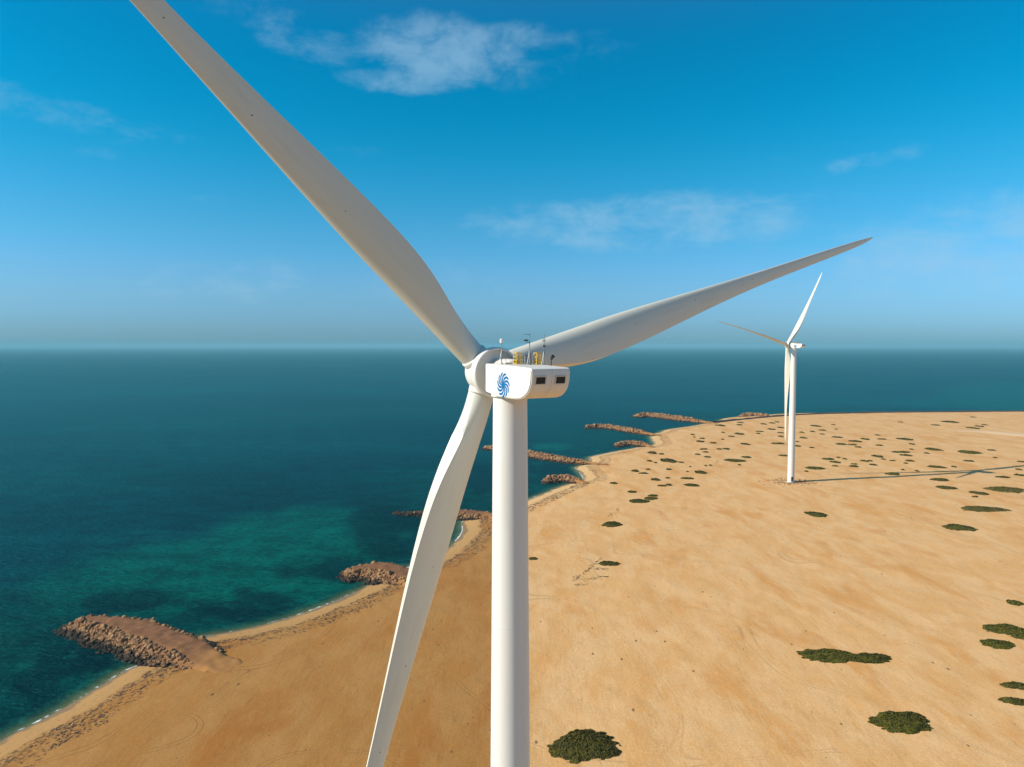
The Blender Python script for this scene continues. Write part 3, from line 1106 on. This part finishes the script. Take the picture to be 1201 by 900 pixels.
def make_rock(seed):
    r_ = random.Random(seed)
    bm = bmesh.new()
    bmesh.ops.create_icosphere(bm, subdivisions=2, radius=1)
    off = Vector((r_.random() * 50, r_.random() * 50, r_.random() * 50))
    cuts = [(Vector((r_.gauss(0, 1), r_.gauss(0, 1), r_.gauss(0, 1))).normalized(), r_.uniform(.55, .85)) for _ in range(9)]
    for v_ in bm.verts:
        v_.co *= 1 + .22 * mnoise.noise(v_.co * 1.3 + off)
        for nn, d_ in cuts:
            k = v_.co.dot(nn) - d_
            if k > 0:
                v_.co -= nn * k
        v_.co.z *= .78
    me = bpy.data.meshes.new('boulder')
    bm.to_mesh(me)
    bm.free()
    me.materials.append(M_rock)
    return me


ROCKS = [make_rock(100 + k) for k in range(8)]
ROCK_NP = []
for me in ROCKS:
    V = np.array([tuple(v_.co) for v_ in me.vertices])
    F = [tuple(p.vertices) for p in me.polygons]
    ROCK_NP.append((V, F))

# crest line (pixels), half crest width, near run, far run, crest height, boulder size, spacing, label
GROYNES = [
    ([(103, 723), (150, 731.5), (196, 747), (235, 764), (278, 779)], 4.9, 12.8, 8.0, 1.95, .80,
     'rocky groyne nearest the camera with a flat brown earth top and a wide rubble slope'),
    ([(418, 664), (440, 662.5), (460, 666), (482, 673), (500, 681)], 4.5, 14.0, 6.0, 2.0, .85,
     'second nearest groyne with tan boulder slope, its root hidden behind the lowest blade'),
    ([(466, 596.5), (500, 598), (541, 599.5), (580, 602.5), (604, 607)], 4.5, 9.0, 6.0, 1.2, .85,
     'groyne crossing behind the lowest blade, its dark tip awash and the root behind the tower'),
    ([(641, 560.5), (655, 557.5), (670, 559), (688, 563.5)], 4.0, 8.0, 6.0, 2.0, 1.0,
     'short stubby groyne in the bay just right of the near tower'),
    ([(572, 522.5), (600, 526), (632, 532), (660, 536.5), (690, 540), (716, 543)], 5.0, 11.0, 8.0, 1.8, 1.1,
     'long groyne emerging from behind the near tower on its right'),
    ([(725, 519.5), (738, 517), (752, 519), (768, 522)], 4.5, 9.0, 7.0, 2.0, 1.1,
     'short groyne below the long tapering one, third from the far end'),
    ([(690, 498.5), (704, 497.7), (730, 501), (755, 505.5), (774, 508)], 5.0, 10.0, 8.0, 2.3, 1.3,
     'long groyne whose tip reaches out leftward between two sheltered bays'),
    ([(748, 485.2), (760, 484), (790, 488), (820, 491.5), (840, 493.5)], 6.0, 12.0, 9.0, 3.2, 1.4,
     'long far groyne running out from the beach left of the far turbine'),
    ([(871, 486), (880, 484.8), (895, 485.8), (908, 487.5)], 6.0, 12.0, 9.0, 2.6, 1.4,
     'small farthest groyne at the corner of the shore beside the far turbine'),
]

stuffV, stuffF = [], []
stuff_n = 0
boulder_sites = []


def build_groyne(gi, line_px, hw, near, far, crest, bsize, label):
    pts = np.array([tuple(at(px, py, crest))[:2] for px, py in line_px])
    pts = np.array(chaikin([tuple(p) for p in pts], 2))
    lo, hi = pts.min(0) - near - 4, pts.max(0) + near + 4
    step = .9 if gi < 3 else (1.5 if gi < 5 else 2.4)
    gx, gy = np.arange(lo[0], hi[0], step), np.arange(lo[1], hi[1], step)
    X, Y = np.meshgrid(gx, gy)
    P = np.stack([X.ravel(), Y.ravel()], 1)

    def height(P, rough=True):
        best = np.full(len(P), 1e9)
        side = np.zeros(len(P))
        arc = np.zeros(len(P))
        acc = 0
        tot = sum(np.hypot(*(b - a)) for a, b in zip(pts, pts[1:]))
        for a, b in zip(pts, pts[1:]):
            d = b - a
            L_ = np.hypot(*d)
            t = np.clip(((P - a) @ d) / (L_ * L_), 0, 1)
            q = a + t[:, None] * d
            e = P - q
            ds = np.hypot(e[:, 0], e[:, 1])
            k = ds < best
            best = np.where(k, ds, best)
            # share of the offset that points towards the camera side
            sd_ = (e[:, 0] * d[1] - e[:, 1] * d[0]) / (L_ * np.maximum(ds, 1e-6))
            side = np.where(k, sd_, side)
            arc = np.where(k, (acc + t * L_) / tot, arc)
            acc += L_
        run = far + (near - far) * (side + 1) / 2
        drop = crest - (SEA - 2.2)
        wv = 1.2 * fbm(P[:, 0] / 9 + gi * 7, P[:, 1] / 9, 3)
        hw_ = hw * (1 - .55 * np.clip((.3 - arc) / .3, 0, 1)) * (1 if gi < 3 else .45)
        d_ = np.maximum(0, best - hw_ + wv)
        # crest is lowest at the tip and sinks into the sand at the root
        tip = (2.5, .50) if gi == 2 else (.6, .14)
        z = crest - tip[0] * np.clip((tip[1] - arc) / tip[1], 0, 1) ** .7 - (crest + .15) * np.clip((arc - .62) / .38, 0, 1) ** 1.3
        z = z - drop * np.clip(d_ / run, 0, 1.3) ** .95
        if rough:
            z = z + .24 * fbm(P[:, 0] / 2.6, P[:, 1] / 2.6, 3)
        return z, best, d_ / run, arc
    z, best, rel, arc = height(P)
    nx, ny = len(gx), len(gy)
    idx = np.arange(nx * ny).reshape(ny, nx)
    quads = np.stack([idx[:-1, :-1], idx[:-1, 1:], idx[1:, 1:], idx[1:, :-1]], -1).reshape(-1, 4)
    ok = (rel < 1.02)
    quads = quads[ok[quads].all(1)]
    used = np.unique(quads)
    re = np.full(nx * ny, -1)
    re[used] = np.arange(len(used))
    V = np.stack([P[:, 0], P[:, 1], z], 1)[used]
    org = V.mean(0)
    org[2] = SEA
    arcs = arc[used]
    o = mesh_obj('rock_groyne', V - org, [tuple(q) for q in re[quads]], M_crest, None, True)
    o.location = tuple(org)
    at_ = o.data.attributes.new('root', 'FLOAT', 'POINT')
    at_.data.foreach_set('value', arcs.astype(np.float32))
    tag(o, label, 'groyne')
    # boulders on the slopes and round the tip
    area = (hi[0] - lo[0]) * (hi[1] - lo[1])
    n_try = int(area / (bsize * bsize) * (1.1 if gi < 5 else .8))
    rr = np.random.default_rng(50 + gi)
    Q = np.stack([rr.uniform(lo[0], hi[0], n_try), rr.uniform(lo[1], hi[1], n_try)], 1)
    zq, bq, rq, aq = height(Q, False)
    gsd = coast_sd(Q)
    gz = land_height(Q[:, 0], Q[:, 1], gsd)
    keep = (rq > (.02 if gi < 3 else -1)) & (rq < .98) & (zq > SEA - .9) & (zq > gz - .25) & (rr.random(len(Q)) < np.where(zq > SEA, 1, .55)) & (rr.random(len(Q)) < np.clip((.86 - aq) / .18, 0, 1))
    out = []
    for (x, y), zz_, r_ in zip(Q[keep], zq[keep], rq[keep]):
        sz = bsize * float(rr.lognormal(-.3, .42))
        out.append((x, y, float(zz_) + .12 * sz, min(sz, 1.9 * bsize)))
    return out


def add_stuff(x, y, z, sz, rr):
    global stuff_n
    V, F = ROCK_NP[int(rr.integers(len(ROCK_NP)))]
    q = Matrix.Rotation(rr.uniform(0, 6.28), 3, 'Z') @ Matrix.Rotation(rr.uniform(-.6, .6), 3, 'X')
    A = np.array(q) @ np.diag([sz * rr.uniform(.8, 1.25), sz * rr.uniform(.7, 1.1), sz * rr.uniform(.7, 1.1)])
    stuffV.append(V @ A.T + np.array([x, y, z]))
    stuffF.extend([tuple(i + stuff_n for i in f) for f in F])
    stuff_n += len(V)


rr = np.random.default_rng(77)
NAMES = ['the groyne nearest the camera', 'the second nearest groyne', 'the groyne behind the lowest blade']
BUDGET = [185, 90, 20]
for gi, g in enumerate(GROYNES):
    bl = build_groyne(gi, *g)
    if gi < 3:
        bl.sort(key=lambda b_: -b_[3])
    nind = BUDGET[gi] if gi < 3 else 0
    for k, (x, y, z, sz) in enumerate(bl):
        if k < nind:
            o = link(bpy.data.objects.new('boulder', ROCKS[k % len(ROCKS)]))
            o.location = (x, y, z)
            o.rotation_euler = (rr.uniform(-.5, .5), rr.uniform(-.5, .5), rr.uniform(0, 6.28))
            o.scale = (sz * rr.uniform(.85, 1.25), sz * rr.uniform(.75, 1.1), sz * rr.uniform(.75, 1.1))
            tag(o, 'large angular boulder, one of many piled on ' + NAMES[gi], 'boulder', 'large boulders piled on ' + NAMES[gi])
        else:
            add_stuff(x, y, z, sz, rr)
print('rubble rocks', len(stuffV))
rubble = mesh_obj('rubble', np.vstack(stuffV), stuffF, M_rock)
rubble['kind'] = 'stuff'
rubble['label'] = 'loose rubble of smaller and farther stones covering the groynes'
rubble['category'] = 'rubble'

# low dark seawall along the far shore
line = chaikin([tuple(at(*p, .4))[:2] for p in [(838, 495), (858, 493), (880, 491), (905, 488.5), (930, 486.6), (975, 485), (1017, 484), (1100, 483.2), (1201, 482.4)]] + [(1400, 1105), (2400, 1130)], 2)
sv, sf = [], []
for i, p in enumerate(line):
    a = np.array(line[max(0, i - 1)])
    b_ = np.array(line[min(len(line) - 1, i + 1)])
    d = (b_ - a) / np.hypot(*(b_ - a))
    nrm = np.array([-d[1], d[0]])
    hh_ = 1.5 + .35 * math.sin(i * 2.3)
    for off, z in ((-5.5, -1.0), (-2.2, hh_ * .95), (1.6, hh_), (6, -2.6)):
        q = np.array(p) + nrm * off
        sv.append((q[0], q[1], z + .15 * math.sin(i * 5.1 + off)))
    if i:
        for k in range(3):
            sf.append(((i - 1) * 4 + k, (i - 1) * 4 + k + 1, i * 4 + k + 1, i * 4 + k))
M_wall = rock_mat('seawall_rock', (0.12, 0.07, 0.045), (0.08, 0.05, 0.032), (0.03, 0.022, 0.018))
sw = mesh_obj('seawall', sv, sf, M_wall)
tag(sw, 'long low dark stone seawall edging the far shore behind the far turbine', 'seawall')

# pale gravel track at the right edge, draped on the sand
tr_px = [(1120, 505.5), (1150, 506), (1175, 508), (1201, 510.5), (1260, 515), (1340, 520)]
tl = chaikin([tuple(at(*p, .2))[:2] for p in tr_px], 2)
tv, tf = [], []
for i, p in enumerate(tl):
    a = np.array(tl[max(0, i - 1)])
    b_ = np.array(tl[min(len(tl) - 1, i + 1)])
    d = (b_ - a) / np.hypot(*(b_ - a))
    nrm = np.array([-d[1], d[0]])
    wd = 6 + 22 * i / len(tl)
    for k in range(7):
        off = (k / 6 - .5) * 2 * wd
        q = np.array(p) + nrm * off
        rise = .9 * (1 - abs(k / 3 - 1) ** 2) * min(1, i / 8)
        tv.append((q[0], q[1], ground_z(q[0], q[1]) + (.12 if 0 < k < 6 else -.3) + rise))
    if i:
        for k in range(6):
            tf.append(((i - 1) * 7 + k, (i - 1) * 7 + k + 1, i * 7 + k + 1, i * 7 + k))
M_track = plain_mat('gravel_track', (0.72, 0.48, 0.26), .95)
track = mesh_obj('gravel_track', tv, tf, M_track, None, True)
track['kind'] = 'structure'

# dug earth round the foot of the far turbine
dv, df = [], []
for i in range(260):
    a = rr.uniform(0, 6.28)
    rad = 4.6 + abs(rr.normal(0, 1)) * 5
    x, y = b2.x + rad * math.cos(a) * 1.5, b2.y + rad * math.sin(a)
    V, F = ROCK_NP[int(rr.integers(8))]
    sz = rr.uniform(.2, .75)
    n0 = sum(len(k) for k in dv)
    dv.append(V * sz + np.array([x, y, ground_z(x, y) + .05]))
    df.extend([tuple(k + n0 for k in f) for f in F])
dirt = mesh_obj('dug_earth', np.vstack(dv), df, plain_mat('dug_earth', (0.27, 0.15, 0.07), .95))
dirt['kind'] = 'stuff'
dirt['label'] = 'dark clods of dug earth round the foot of the far turbine'
dirt['category'] = 'earth'

# ------------------------------------------------------------------ shrubs


def leaf_mat():
    m, t, b = new_mat('shrub_leaves')
    pos = t.add('ShaderNodeNewGeometry').outputs['Position']
    n = t.noise(pos, 0.55, 3, .6)
    n2 = t.noise(pos, 3.5, 3, .7)
    oi = t.add('ShaderNodeObjectInfo').outputs['Random']
    c = t.mix(t.ramp(n, .35, .65), (0.105, 0.100, 0.006), (0.055, 0.058, 0.005))
    c = t.mix(t.ramp(n2, .5, .75, 0, .6), c, (0.15, 0.13, 0.012))
    c = t.mix(t.ramp(t.noise(pos, .9, 3, .6), .60, .72, 0, .6), c, (0.15, 0.095, 0.03))
    c = t.mix(t.math('MULTIPLY', oi, .4), c, (0.085, 0.062, 0.018))
    t.l.new(c, b.inputs['Base Color'])
    b.inputs['Roughness'].default_value = .75
    b.inputs['Specular IOR Level'].default_value = .2
    return m


M_leaf = leaf_mat()


def shrub_mesh(seed, wx_, wy_, H, nleaf, lsize, lobes=None):
    """a low mat of leaf clumps: an uneven footprint, lumpy top, thousands of small tilted leaves"""
    r_ = np.random.default_rng(seed)
    lobes = lobes or [(0, 0, 1.0, 1.0)]
    ph = r_.uniform(0, 6.28, 6)

    def inside(u, v):
        best = np.full(len(u), -1.0)
        for lx, ly, sx, sy in lobes:
            a = np.arctan2((v - ly) / sy, (u - lx) / sx)
            rad = np.hypot((u - lx) / sx, (v - ly) / sy)
            lim = .88 + .09 * np.sin(2 * a + ph[0]) + .06 * np.sin(3 * a + ph[1]) + .035 * np.sin(5 * a + ph[2]) + .02 * np.sin(9 * a + ph[3]) + .10 * vnoise(u * 7 + seed, v * 7)
            best = np.maximum(best, 1 - rad / lim)
        return best
    U = r_.uniform(-1.05, 1.05, (nleaf * 3, 2))
    k = inside(U[:, 0], U[:, 1])
    sel = (k > 0)
    U, k = U[sel][:nleaf], k[sel][:nleaf]
    X, Y = U[:, 0] * wx_ / 2, U[:, 1] * wy_ / 2
    lump = .5 + .5 * vnoise(X / 1.1 + seed, Y / 1.1) + .25 * vnoise(X / .45, Y / .45 + seed)
    Zt = H * np.clip(k * 3.2, 0, 1) ** .6 * (.62 + .5 * lump)
    Z = Zt * (1 - .55 * r_.random(len(U)) ** 2)
    n = len(U)
    # tilted quads
    nrm = r_.normal(0, .55, (n, 3)) + np.array([0, 0, 1.0])
    nrm[:, 0] += U[:, 0] * .6
    nrm[:, 1] += U[:, 1] * .6
    nrm /= np.linalg.norm(nrm, axis=1)[:, None]
    ref = r_.normal(0, 1, (n, 3))
    t1 = np.cross(nrm, ref)
    t1 /= np.linalg.norm(t1, axis=1)[:, None]
    t2 = np.cross(nrm, t1)
    s1 = (lsize * r_.uniform(.6, 1.3, n))[:, None]
    s2 = s1 * r_.uniform(.45, .8, n)[:, None]
    C = np.stack([X, Y, Z], 1)
    V = np.stack([C - t1 * s1, C - t2 * s2, C + t1 * s1, C + t2 * s2], 1).reshape(-1, 3)
    F = [(4 * i, 4 * i + 1, 4 * i + 2, 4 * i + 3) for i in range(n)]
    me = bpy.data.meshes.new('desert_shrub')
    me.from_pydata(V.tolist(), [], F)
    me.materials.append(M_leaf)
    return me


# x, y, width, height in the photograph, and a label where one of a kind
NEAR = [
    (685, 874, 76, 44, 'large round dark green shrub right beside the near tower, lowest in the frame', None),
    (991, 769.5, 90, 20, 'elongated two-lobed green shrub mat alone on the open sand', [(-.38, .10, .64, .92), (.42, -.20, .62, .62)]),
    (1056, 846, 72, 27, 'wide ragged green shrub alone on the lower right sand', None),
    (1190, 706.5, 19, 7, 'small dark green shrub at the right edge above the cluster of three', None),
    (1180, 738, 52, 14, 'biggest green shrub of the cluster of three at the right edge', None),
    (1199, 747, 24, 7, 'small shrub at the right edge touching the biggest of its cluster', None),
    (1170, 755, 40, 12, 'lowest shrub of the cluster of three at the right edge', None),
    (1193, 804, 32, 11, 'upper one of two small green shrubs at the right edge near the bottom', None),
    (1189, 822, 28, 11, 'lower one of two small green shrubs at the right edge near the bottom', None),
    (714, 660.5, 22, 7, 'small dark shrub beside twiggy debris right of the near tower', None),
    (625, 655, 11, 3.5, 'dark sliver of shrub touching the right edge of the near tower', None),
    (957, 603, 20, 9.5, 'small ragged shrub on bare sand below the foot of the far turbine', None),
    (1125, 618.5, 37, 8, 'oval green shrub, nearest of the column of shrubs below the turbine shadow', None),
    (1154, 597, 47, 8.5, 'long oval green shrub, second nearest below the turbine shadow', None),
    (1179, 574, 39, 8.5, 'big oval shrub at the right edge just below the shadow of the far hub', None),
    (1148, 578.5, 17, 5, 'small dark shrub left of the big oval shrub below the rotor shadow', None),
    (1110, 572, 22, 4.5, 'pale olive oval shrub below the end of the long tower shadow', None),
    (1102, 562.5, 21, 3.6, 'flat oval shrub just below the long tower shadow', None),
    (718, 614.7, 22, 7.5, 'dark oval shrub alone on the sand right of the near tower, level with its bay', None),
    (749.5, 587.7, 21, 5.5, 'greyish flat shrub, left and lowest in a trio of shrubs', None),
    (763.5, 584.5, 16, 3.6, 'narrow green shrub in the middle of a trio of shrubs', None),
    (766, 581, 11, 3, 'smallest green shrub at the top of a trio of shrubs', None),
    (1098.5, 547.8, 17, 3.6, 'oval dark shrub above the far end of the tower shadow', None),
    (1047, 555.5, 16, 3.4, 'dark oval shrub above the middle of the long tower shadow', None),
    (956, 549, 19, 4.2, 'dark shrub just right of the foot of the far turbine', None),
    (1137, 530.5, 21, 5.2, 'large dark shrub far right, above the hub shadow', None),
    (1095, 527, 16, 4.2, 'thick dark shrub with a rounded top on the far right sand', None),
    (862, 540, 24, 4, 'widest greyish green shrub left of the foot of the far turbine', None),
    (811, 568.8, 16, 4, 'dark oval shrub nearest of those midway between the two towers', None),
]
Z6 = [(225, 118, 42, 8), (308, 113, 16, 4), (210, 145, 22, 7), (258, 138, 30, 8), (257, 157, 20, 5), (322, 133, 14, 4), (168, 174, 32, 8),
      (327, 171, 40, 8), (160, 148, 22, 5), (45, 100, 20, 5), (22, 105, 24, 5), (20, 134, 38, 7), (63, 126, 32, 7), (62, 150, 26, 6),
      (62, 167, 26, 6), (50, 200, 58, 9), (140, 212, 32, 8), (140, 192, 14, 4), (208, 220, 22, 5), (75, 257, 38, 9), (345, 203, 52, 9),
      (398, 206, 40, 8), (412, 190, 54, 9), (458, 180, 36, 12), (515, 161, 20, 5), (536, 180, 34, 6), (523, 209, 32, 6), (425, 217, 28, 6),
      (644, 180, 66, 12), (677, 203, 24, 8), (675, 227, 16, 7), (623, 100, 18, 4), (853, 99, 72, 9), (787, 114, 34, 7), (963, 128, 50, 9),
      (993, 120, 34, 7), (1016, 113, 22, 5), (962, 77, 20, 4), (745, 246, 22, 8), (628, 240, 80, 12), (650, 255, 50, 10), (515, 260, 48, 11),
      (543, 274, 18, 7), (586, 281, 24, 5), (667, 282, 38, 9), (648, 293, 18, 5), (455, 282, 32, 9), (481, 281, 20, 6), (495, 299, 34, 8),
      (406, 296, 26, 6), (404, 307, 44, 9), (286, 272, 52, 11), (318, 287, 46, 10), (333, 265, 16, 6), (362, 272, 18, 6), (317, 306, 24, 6),
      (182, 331, 16, 6), (634, 324, 14, 6), (700, 329, 14, 6), (873, 310, 20, 8), (1048, 232, 40, 5), (942, 283, 40, 8), (1065, 268, 16, 6),
      (972, 450, 28, 6), (1103, 358, 64, 9), (1180, 348, 42, 10), (1176, 322, 26, 7), (1188, 286, 28, 9)]
Z4 = [(660, 284, 44, 16), (704, 290, 24, 8), (648, 322, 24, 7), (676, 330, 14, 5), (735, 320, 80, 20), (796, 329, 24, 7), (580, 369, 36, 12),
      (641, 362, 20, 6), (620, 381, 46, 6), (738, 362, 26, 7), (676, 410, 48, 13), (706, 440, 38, 8), (738, 436, 32, 9), (733, 402, 20, 6),
      (480, 428, 36, 8), (566, 468, 46, 9), (887, 376, 58, 16), (826, 404, 56, 10), (838, 350, 10, 4), (826, 373, 10, 4), (912, 346, 12, 5),
      (934, 344, 14, 5), (873, 292, 26, 6), (920, 304, 28, 8), (890, 269, 14, 5), (905, 268, 30, 6), (912, 282, 26, 5), (886, 231, 40, 8),
      (850, 199, 20, 5), (858, 211, 12, 4), (895, 217, 28, 5), (948, 238, 30, 7), (980, 156, 44, 9), (1070, 195, 46, 10), (1097, 243, 42, 10),
      (1032, 208, 26, 7), (1008, 266, 36, 7), (975, 268, 24, 6), (1075, 143, 28, 7), (1070, 153, 26, 7), (1183, 150, 28, 6), (1165, 185, 32, 6),
      (1158, 194, 20, 5), (1103, 305, 40, 11), (1070, 342, 14, 6), (993, 189, 18, 6), (990, 222, 14, 4), (845, 435, 62, 14)]


def footprint(px, py, pw, ph, H):
    c = at(px, py, .3)
    dist = c.y
    wid = pw * dist / FPX
    mpp = (dist * dist) / (CAM_Z * FPX)          # metres of depth per pixel
    dep = max(.45 * wid, min(1.35 * wid, (ph - H * FPX / dist * .7) * mpp))
    return c, wid, dep


for i, (px, py, pw, ph, lab, lobes) in enumerate(NEAR):
    H = .9 if i < 3 else .6
    c, wid, dep = footprint(px, py, pw, ph, H)
    area = wid * dep
    if i < 3:
        me = shrub_mesh(11 + i, wid * 1.18, dep * 1.18, H, int(area * 45), .26, lobes)
    elif i < 19:
        me = shrub_mesh(11 + i, wid * 1.18, dep * 1.18, H, int(min(3500, area * 22)), .34, lobes)
    else:
        me = shrub_mesh(11 + i, wid * 1.18, dep * 1.18, H, int(min(1600, area * 9)), .55, lobes)
    o = link(bpy.data.objects.new('desert_shrub', me))
    o.location = (c.x, c.y, ground_z(c.x, c.y) - .02)
    tag(o, lab, 'shrub', 'desert shrubs on the sand')

FAR_ME = [shrub_mesh(300 + k, 10, 10, .7, 650, .55) for k in range(6)]
far = [(900 + x / 3.99, 470 + y / 3.99, w_ / 3.99, h_ / 3.99) for x, y, w_, h_ in Z6] + [(600 + x / 4.003, 460 + y / 4.003, w_ / 4.003, h_ / 4.003) for x, y, w_, h_ in Z4]
for i, (px, py, pw, ph) in enumerate(far):
    c, wid, dep = footprint(px, py, pw, ph, .5)
    o = link(bpy.data.objects.new('desert_shrub', FAR_ME[i % 6]))
    o.location = (c.x, c.y, ground_z(c.x, c.y) - .02)
    o.rotation_euler = (0, 0, math.pi * (i % 2))
    o.scale = (wid / 8.8, dep / 8.8, 1)
    if px < 928 and py < 536:
        lab, gr = 'tiny dark shrub, one of many specks between the far groynes and the far turbine', 'tiny shrubs left of the far turbine'
    elif px < 928:
        lab, gr = 'small low shrub, one of several on bare sand midway between the turbines', 'small shrubs midway between the turbines'
    elif py < 520:
        lab, gr = 'tiny dark shrub, one of the specks near the far shore right of the turbine', 'tiny shrubs near the far shore'
    else:
        lab, gr = 'small dark shrub, one of many right of the far turbine around its shadow', 'small shrubs right of the far turbine'
    tag(o, lab, 'shrub', gr)

# seaweed thrown up along the near beaches
svv, sff = [], []
rs = np.random.default_rng(5)
cand = rs.uniform([-150, 170], [60, 560], (60000, 2))
sdc = coast_sd(cand)
wv = 3.0 * fbm(cand[:, 0] / 14, cand[:, 1] / 14, 3)
lin = np.minimum(np.abs(sdc + wv - 13), np.abs(sdc + wv - 17.5) * 1.3)
dn = fbm(cand[:, 0] / 5 + 3, cand[:, 1] / 5, 3)
pick = (lin < 1.25 + 1.5 * dn) & (sdc > 3)
cz = land_height(cand[:, 0], cand[:, 1], sdc)
for (x, y), z in zip(cand[pick], cz[pick]):
    n0 = len(svv)
    a = rs.uniform(0, 6.28)
    k = 6
    sx_, sy_ = rs.uniform(.3, 1.0), rs.uniform(.18, .55)
    svv.append((x, y, z + .16))
    for j in range(k):
        t = 2 * math.pi * j / k
        u_, v__ = sx_ * math.cos(t) * rs.uniform(.6, 1.2), sy_ * math.sin(t) * rs.uniform(.6, 1.2)
        svv.append((x + u_ * math.cos(a) - v__ * math.sin(a), y + u_ * math.sin(a) + v__ * math.cos(a), z - .03))
    for j in range(k):
        sff.append((n0, n0 + 1 + j, n0 + 1 + (j + 1) % k))
print('seaweed tufts', int(pick.sum()))
sea_w = mesh_obj('seaweed', svv, sff, plain_mat('dry_seaweed', (0.075, 0.045, 0.026), .95))
sea_w['kind'] = 'stuff'
sea_w['label'] = 'dark dried seaweed strewn in lines along the near beaches'
sea_w['category'] = 'seaweed'

# dead twigs and brush lying in streaks on the open sand
tv2, tf2 = [], []
for a_, b_, n_, sp in (((672, 681), (690, 668), 34, 1.3), ((690, 668), (704, 655), 30, 1.2), ((690, 667), (713, 667), 24, .9), ((678, 680), (712, 676), 34, 1.1),
                       ((676, 686), (690, 684), 16, .9), ((714, 605), (726, 597), 26, 1.8), ((834, 551), (843, 539), 22, 1.2), ((640, 586), (672, 574), 40, 2.0),
                       ((905, 562), (922, 566), 34, 2.2), ((934, 567), (944, 563), 26, 2.0)):
    for k in range(n_):
        u_ = rs.random()
        q = at(a_[0] + (b_[0] - a_[0]) * u_, a_[1] + (b_[1] - a_[1]) * u_, .1)
        x, y = q.x + rs.normal(0, sp * .5), q.y + rs.normal(0, sp)
        z = ground_z(x, y)
        an = rs.uniform(-.5, .5) + math.atan2(b_[1] - a_[1], b_[0] - a_[0]) * -1
        L_, w_ = rs.uniform(.5, 1.6), rs.uniform(.08, .28)
        dx, dy = math.cos(an), math.sin(an)
        n0 = len(tv2)
        for s1, s2, hz_ in ((-1, 0, 0), (0, -1, -.03), (1, 0, 0), (0, 1, -.03), (0, 0, .14)):
            tv2.append((x + dx * L_ * s1 - dy * w_ * s2, y + dy * L_ * s1 + dx * w_ * s2, z + hz_))
        for j in range(4):
            tf2.append((n0 + j, n0 + (j + 1) % 4, n0 + 4))
tw = mesh_obj('dead_brush', tv2, tf2, plain_mat('dead_brush', (0.17, 0.105, 0.05), .95))
tw['kind'] = 'stuff'
tw['label'] = 'dead twigs and brush lying in thin streaks on the open sand'
tw['category'] = 'brush'

# ------------------------------------------------------------------ air
bm = bmesh.new()
add_box(bm, (0, 15000, 93), (140000, 170000, 206))
hz = bm_obj('haze', bm, None if False else bpy.data.materials.new('haze_air'))
hm = hz.data.materials[0]
hm.use_nodes = True
ht = NT(hm.node_tree)
hm.node_tree.nodes.remove(hm.node_tree.nodes['Principled BSDF'])
pv = ht.add('ShaderNodeVolumePrincipled')
pv.inputs['Color'].default_value = (0.28, 0.66, 0.80, 1)
pv.inputs['Density'].default_value = HAZE_DENSITY
pv.inputs['Anisotropy'].default_value = 0.0
ht.l.new(pv.outputs[0], hm.node_tree.nodes['Material Output'].inputs['Volume'])
hz['kind'] = 'stuff'
hz['label'] = 'thin pale sea haze softening the horizon'
hz['category'] = 'haze'
